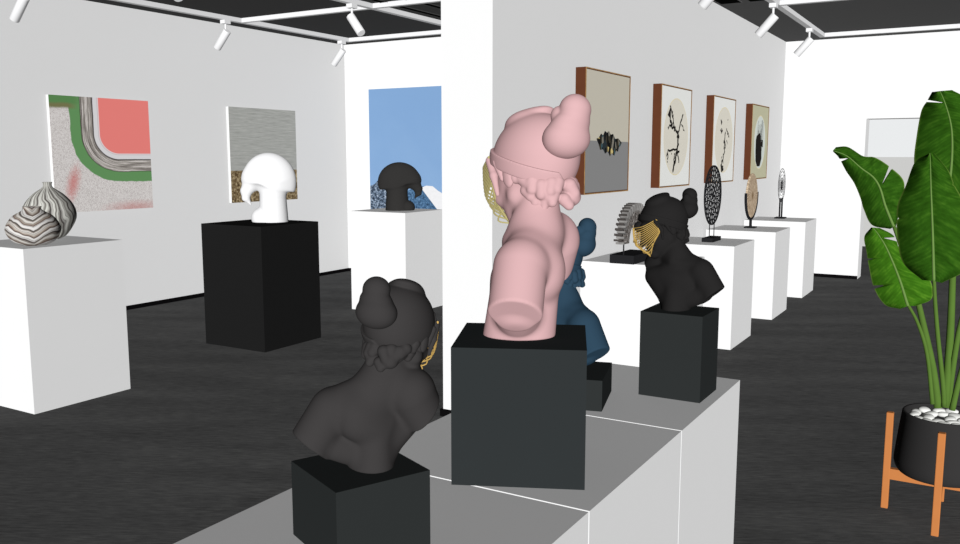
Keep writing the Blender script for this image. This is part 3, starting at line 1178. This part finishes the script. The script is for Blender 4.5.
for s in (-0.17, 0.17):
    bm = bmesh.new()
    tube(bm, [(0, s, 0.055), (0, s, 0.15)], 0.005, 8)
    obj('rod', bm, M['rod'], t)
zc = 0.135
for k in range(44):
    a = PI * (k + 0.5) / 44
    bm = bmesh.new()
    u = Vector((0, math.cos(a), math.sin(a)))
    v = Vector((0, -math.sin(a), math.cos(a)))
    q = []
    off = 0.008 if k % 2 else -0.008
    for r, hw, hx in ((0.205, 0.0056, 0.018), (0.264, 0.0072, 0.028)):
        for sx, sv in ((-1, -1), (1, -1), (1, 1), (-1, 1)):
            q.append(bm.verts.new(Vector((off, 0, zc)) + u * r + v * hw * sv + Vector((hx * sx, 0, 0))))
    for i in range(4):
        bm.faces.new((q[i], q[(i + 1) % 4], q[4 + (i + 1) % 4], q[4 + i]))
    bm.faces.new(q[:4])
    bm.faces.new(q[4:])
    obj('blade', bm, M['fan_blade'] if k % 2 else M['fan_dark'], t)
bm = bmesh.new()
N = 40
for r0, r1, hx in ((0.135, 0.215, 0.026),):
    rings = []
    for k in range(N + 1):
        a = PI * k / N
        c, s = math.cos(a), math.sin(a)
        rings.append([bm.verts.new((x, r * c, zc + r * s)) for x, r in ((-hx, r0), (hx, r0), (hx, r1), (-hx, r1))])
    for p, q in zip(rings, rings[1:]):
        for i in range(4):
            bm.faces.new((p[i], p[(i + 1) % 4], q[(i + 1) % 4], q[i]))
    bm.faces.new(rings[0])
    bm.faces.new(rings[-1])
obj('shell', bm, M['fan'], t)


def disc_bm(r, hx, zc, n=56, ry=None):
    ry = ry or r
    bm = bmesh.new()
    rings = []
    for x, f in ((-hx, 0.94), (-hx * 0.5, 1.0), (hx * 0.5, 1.0), (hx, 0.94)):
        rings.append([bm.verts.new((x, ry * f * math.cos(2 * PI * k / n), zc + r * f * math.sin(2 * PI * k / n))) for k in range(n)])
    for a, b in zip(rings, rings[1:]):
        for k in range(n):
            bm.faces.new((a[k], a[(k + 1) % n], b[(k + 1) % n], b[k]))
    bm.faces.new(rings[0])
    bm.faces.new(rings[-1])
    return bm


def ring(bm, r0, r1, hx, zc, n=56, cy=0.0):
    g = []
    for k in range(n):
        a = 2 * PI * k / n
        c, s = math.cos(a), math.sin(a)
        g.append([bm.verts.new((x, cy + r * c, zc + r * s)) for x, r in ((-hx, r0), (hx, r0), (hx, r1), (-hx, r1))])
    for k in range(n):
        p, q = g[k], g[(k + 1) % n]
        for i in range(4):
            bm.faces.new((p[i], p[(i + 1) % 4], q[(i + 1) % 4], q[i]))
    return bm


# black pierced disc: rings of small loops so the wall shows through
t = thing('disc_sculpture', 'large black pierced disc sculpture standing on two thin rods', 'sculpture', (-2.035, 7.30, PT), 0, 'disc sculptures on the white pedestals')
obj('base', newbox((-0.046, -0.13, 0), (0.046, 0.13, 0.034)), M['rod'], t)
for s in (-0.07, 0.07):
    bm = bmesh.new()
    tube(bm, [(0, s, 0.033), (0, s, 0.20)], 0.004, 8)
    obj('rod', bm, M['rod'], t)
zc, RD = 0.388, 0.252
bm = bmesh.new()
ring(bm, RD - 0.012, RD, 0.005, zc)
ring(bm, 0.0, 0.020, 0.005, zc, 16)
for r, n, rl in ((0.044, 6, 0.025), (0.092, 11, 0.026), (0.140, 16, 0.026), (0.187, 20, 0.028), (0.226, 27, 0.024)):
    for k in range(n):
        a = 2 * PI * k / n + r * 31
        ring(bm, rl * 0.72, rl * 1.0, 0.003, zc + r * math.sin(a), 10, r * math.cos(a))
obj('pierced_disc', bm, M['rod'], t)
# beige wood slice in a black cradle
t = thing('disc_sculpture', 'beige radiating wooden disc sculpture in a black cradle stand', 'sculpture', (-2.085, 8.88, PT), 0, 'disc sculptures on the white pedestals')
obj('base', newbox((-0.05, -0.065, 0), (0.05, 0.065, 0.012)), M['rod'], t)
bm = bmesh.new()
tube(bm, [(0, 0, 0.01), (0, 0, 0.095)], 0.014, 10)
obj('post', bm, M['rod'], t)
zc, RD = 0.325, 0.222
d = obj('wood_disc', disc_bm(RD, 0.010, 0.0), M['slice'], t)
d.location = (0, 0, zc)
bm = bmesh.new()
pts = [(0, (RD + 0.012) * math.cos(a), zc + (RD + 0.012) * math.sin(a)) for a in np.linspace(-PI, 0, 29)]
pts = [(0, p[1], p[2] + 0.03 if i in (0, 28) else p[2]) for i, p in enumerate(pts)]
tube(bm, pts, 0.014, 8)
obj('cradle', bm, M['rod'], t)
# thin openwork ring
t = thing('disc_sculpture', 'small openwork ring sculpture standing on two black legs', 'sculpture', (-2.115, 10.45, PT), 0, 'disc sculptures on the white pedestals')
obj('base', newbox((-0.055, -0.075, 0), (0.055, 0.075, 0.014)), M['rod'], t)
for s in (-0.06, 0.06):
    bm = bmesh.new()
    tube(bm, [(0, s, 0.012), (0, s, 0.235)], 0.010, 8)
    obj('rod', bm, M['rod'], t)
zc = 0.385
bm = bmesh.new()
for r0, r1 in ((0.0, 0.02), (0.045, 0.055), (0.085, 0.089), (0.12, 0.123), (0.155, 0.158), (0.19, 0.195)):
    ring(bm, r0, r1, 0.002, zc, 40)
for k in range(28):
    a = 2 * PI * k / 28
    for r0, r1 in (((0.02, 0.045), (0.158, 0.19)) if k % 2 else ((0.055, 0.085),)):
        tube(bm, [(0, r0 * math.cos(a), zc + r0 * math.sin(a)), (0, r1 * math.cos(a), zc + r1 * math.sin(a))], 0.002, 5)
obj('openwork_ring', bm, M['rod'], t)


# ------------------------------------------------------------------ potted plant on a wooden stand
PX, PY = -0.112, 4.09
pot = thing('planter_pot', 'black tapered round pot of white pebbles on the orange stand', 'pot', (PX, PY, 0.185))
prof = spline([(0.12, 0.0), (0.165, 0.012), (0.186, 0.05), (0.184, 0.1), (0.176, 0.18), (0.165, 0.275)], 24)
bm = bmesh.new()
lathe(bm, [(p[0], p[1]) for p in prof] + [(0.162, 0.279), (0.152, 0.277), (0.150, 0.245)], 56)
obj('pot_body', bm, M['pot'], pot, True)
bm = bmesh.new()
lathe(bm, [(0.149, 0.232), (0.149, 0.242)], 40)
obj('soil', bm, M['soil'], pot)

st = thing('plant_stand', 'orange wooden four-legged stand under the black pot', 'stand', (PX, PY, 0))
for k in range(4):
    a = k * PI / 2
    bm = newbox((-0.0145, -0.0145, 0), (0.0145, 0.0145, 0.438), 0.003)
    o = obj('leg', bm, M['orange'], st)
    o.location = (0.211 * math.cos(a), 0.211 * math.sin(a), 0)
for k in range(2):
    bm = newbox((-0.1965, -0.013, 0.137), (0.1965, 0.013, 0.1845)) if k == 0 else bmesh.new()
    if k == 1:
        box(bm, (-0.013, -0.1965, 0.138), (0.013, -0.0135, 0.184))
        box(bm, (-0.013, 0.0135, 0.138), (0.013, 0.1965, 0.184))
    obj('cross_bar', bm, M['orange'], st)

bm = bmesh.new()
bmesh.ops.create_icosphere(bm, subdivisions=3, radius=1.0)
for v in bm.verts:
    n = 1 + 0.06 * math.sin(3 * v.co.x + 1) * math.cos(2.5 * v.co.y)
    v.co = Vector((v.co.x * 0.03 * n, v.co.y * 0.021 * n, v.co.z * 0.012))
peb0 = obj('pebble', bm, M['pebble'], None, True)
rnd = random.Random(11)
first = True
for rr, n in ((0.118, 13), (0.066, 7), (0.02, 1)):
    for k in range(n):
        a = 2 * PI * (k + rnd.uniform(-.12, .12)) / n + rr * 40
        o = peb0 if first else peb0.copy()
        if not first:
            C.objects.link(o)
        first = False
        o.location = (PX + rr * math.cos(a), PY + rr * math.sin(a), 0.185 + 0.242 + 0.0145 + rnd.uniform(0, 0.006) * (rr > .1))
        o.rotation_euler = (rnd.uniform(-.15, .15), rnd.uniform(-.15, .15), a + PI / 2 + rnd.uniform(-.4, .4))
        s = rnd.uniform(0.95, 1.2)
        o.scale = (s, s, s)
        tag(o, 'smooth white pebble lying on the soil in the black pot', 'pebble', 'white pebbles in the plant pot')

plant = thing('banana_plant', 'leafy green banana plant growing in the black pot', 'plant', (PX, PY, 0.43))
INV = Matrix.Translation((-PX, -PY, -0.43))


def leaf(mid, left, right, y0, y1, cup, m, tears=(), ny=170, nh=9):
    """leaf blade from its midrib and its two edges (tip first); tears = (side, t, depth, width)"""
    n = ny
    A, B, D = spline(mid, n), spline(left, n), spline(right, n)
    bm = bmesh.new()
    uvl = bm.loops.layers.uv.new('UVMap')
    rows = []
    for i in range(n):
        t = i / (n - 1)
        y = y0 + (y1 - y0) * t
        kl = kr = 1.0
        for s, tt, dp, wd in tears:
            q = abs(t - tt) / wd
            if q < 1:
                if s < 0:
                    kl = min(kl, 1 - dp * (1 - q))
                else:
                    kr = min(kr, 1 - dp * (1 - q))
        row = []
        M_ = A[i]
        wob = 0.006 * math.sin(t * 23) + 0.004 * math.sin(t * 51 + 1)
        for j in range(-nh, nh + 1):
            f = abs(j) / nh
            e = B[i] if j < 0 else D[i]
            k = kl if j < 0 else kr
            p = M_ + (e - M_) * f * k
            yy = y + cup * (f * f - 0.55 * f) + wob * f * f
            row.append((INV @ at_y(p[0], p[1], yy), (0.5 + 0.5 * j / nh, t)))
        rows.append(row)
    V = [[bm.verts.new(p[0]) for p in r] for r in rows]
    for i in range(n - 1):
        for j in range(2 * nh):
            f = bm.faces.new((V[i][j], V[i][j + 1], V[i + 1][j + 1], V[i + 1][j]))
            for lp, (a, b) in zip(f.loops, ((i, j), (i, j + 1), (i + 1, j + 1), (i + 1, j))):
                lp[uvl].uv = rows[a][b][1]
    me = bpy.data.meshes.new('leaf')
    bm.to_mesh(me)
    bm.free()
    o = link('leaf', me, m, plant, True)
    bm = bmesh.new()
    pts = [INV @ at_y(A[i][0], A[i][1], y0 + (y1 - y0) * i / (n - 1) - 0.002) for i in range(0, n, 6)]
    tube(bm, pts, [0.0012 + 0.0055 * i / (len(pts) - 1) for i in range(len(pts))], 8)
    obj('midrib', bm, M['midrib'], o, True)
    return o


def stem(pts, y0, y1, r0, r1):
    P = spline(pts, 16)
    bm = bmesh.new()
    q = []
    for i, p in enumerate(P):
        q.append(INV @ at_y(p[0], p[1], y0 + (y1 - y0) * i / 15))
    tube(bm, q, [r0 + (r1 - r0) * i / 15 for i in range(16)], 10)
    obj('stem', bm, M['stem'], plant, True)


leaf([(930, 153), (930.5, 170), (931, 190), (932, 215), (933, 245), (933.5, 268), (934, 281)],
     [(928, 154), (915, 162), (906, 185), (897, 208), (898, 243), (904, 264), (922, 280)],
     [(934, 153), (948, 170), (955, 186), (965, 205), (974, 240), (968, 268), (942, 283)], 3.96, 4.0, 0.10, M['leaf'],
     [(-1, 0.55, 0.07, 0.012), (1, 0.32, 0.05, 0.02)])
leaf([(940, 91), (945, 103), (950, 120), (952, 135), (952, 155), (950, 178), (946, 202)],
     [(932, 92), (927, 101), (921, 112), (916, 140), (914, 162), (917, 185), (930, 204)],
     [(952, 90), (964, 97), (975, 112), (982, 135), (980, 160), (974, 185), (958, 205)], 4.14, 4.20, 0.08, M['leaf'],
     [(-1, 0.165, 0.95, 0.016), (1, 0.62, 0.6, 0.012)])
leaf([(833, 150.5), (847, 156), (861, 168), (873, 177), (880, 188), (885, 205), (891, 220), (894, 227)],
     [(833, 151.5), (839, 158), (846, 171), (854, 183), (860, 197), (864, 210), (872, 225), (890, 229)],
     [(836, 147), (848, 147), (863, 156), (875, 157.5), (890, 167), (904, 182), (901, 205), (896, 226)], 4.16, 4.22, 0.07, M['leaf'],
     [(1, 0.575, 0.85, 0.012), (-1, 0.17, 0.9, 0.014)])
leaf([(873, 227.5), (878.7, 235), (886, 247), (894, 265), (900.7, 282.6), (906, 300), (908, 306)],
     [(871, 227.5), (864.3, 237), (866.5, 252), (869, 267), (874, 288), (885, 304.7), (900, 309)],
     [(880, 228), (894, 236), (900, 250), (911, 264), (929, 278), (932, 298), (916, 306)], 4.10, 4.10, 0.06, M['leaf_lo'],
     [(1, 0.21, 0.85, 0.025), (-1, 0.66, 0.45, 0.014), (-1, 0.42, 0.25, 0.01)])
leaf([(992, 120), (993, 140), (994, 165), (992, 190), (988, 215), (984, 235)],
     [(990, 121), (980, 140), (974, 165), (970, 190), (972, 215), (980, 234)],
     [(995, 121), (1008, 140), (1014, 165), (1012, 190), (1004, 215), (989, 235)], 4.05, 4.06, 0.06, M['leaf'])
leaf([(1012, 200), (1009, 215), (1004, 235), (998, 255), (990, 275), (984, 290)],
     [(1010, 200), (994, 212), (984, 232), (978, 254), (976, 274), (981, 289)],
     [(1014, 201), (1026, 220), (1026, 242), (1016, 264), (1002, 282), (988, 291)], 4.12, 4.1, 0.05, M['leaf_lo'])
YP = PY
stem([(907, 303), (917.7, 323), (927, 354), (932.5, 404)], 4.10, YP, 0.006, 0.009)
stem([(893.5, 225), (905, 258), (915, 290), (923.7, 326), (933, 369), (938, 408)], 4.22, YP + 0.02, 0.008, 0.017)
stem([(934, 278), (935, 300), (938, 338), (943, 385), (944, 406)], 4.0, YP - 0.02, 0.007, 0.011)
stem([(947, 198), (953, 245), (952, 290), (950, 338), (945, 407)], 4.20, YP, 0.011, 0.017)
stem([(984, 233), (972, 285), (960, 326), (952, 373), (947.5, 407)], 4.06, YP + 0.03, 0.008, 0.014)
stem([(985, 288), (972, 335), (960, 376), (952, 410)], 4.10, YP, 0.008, 0.013)
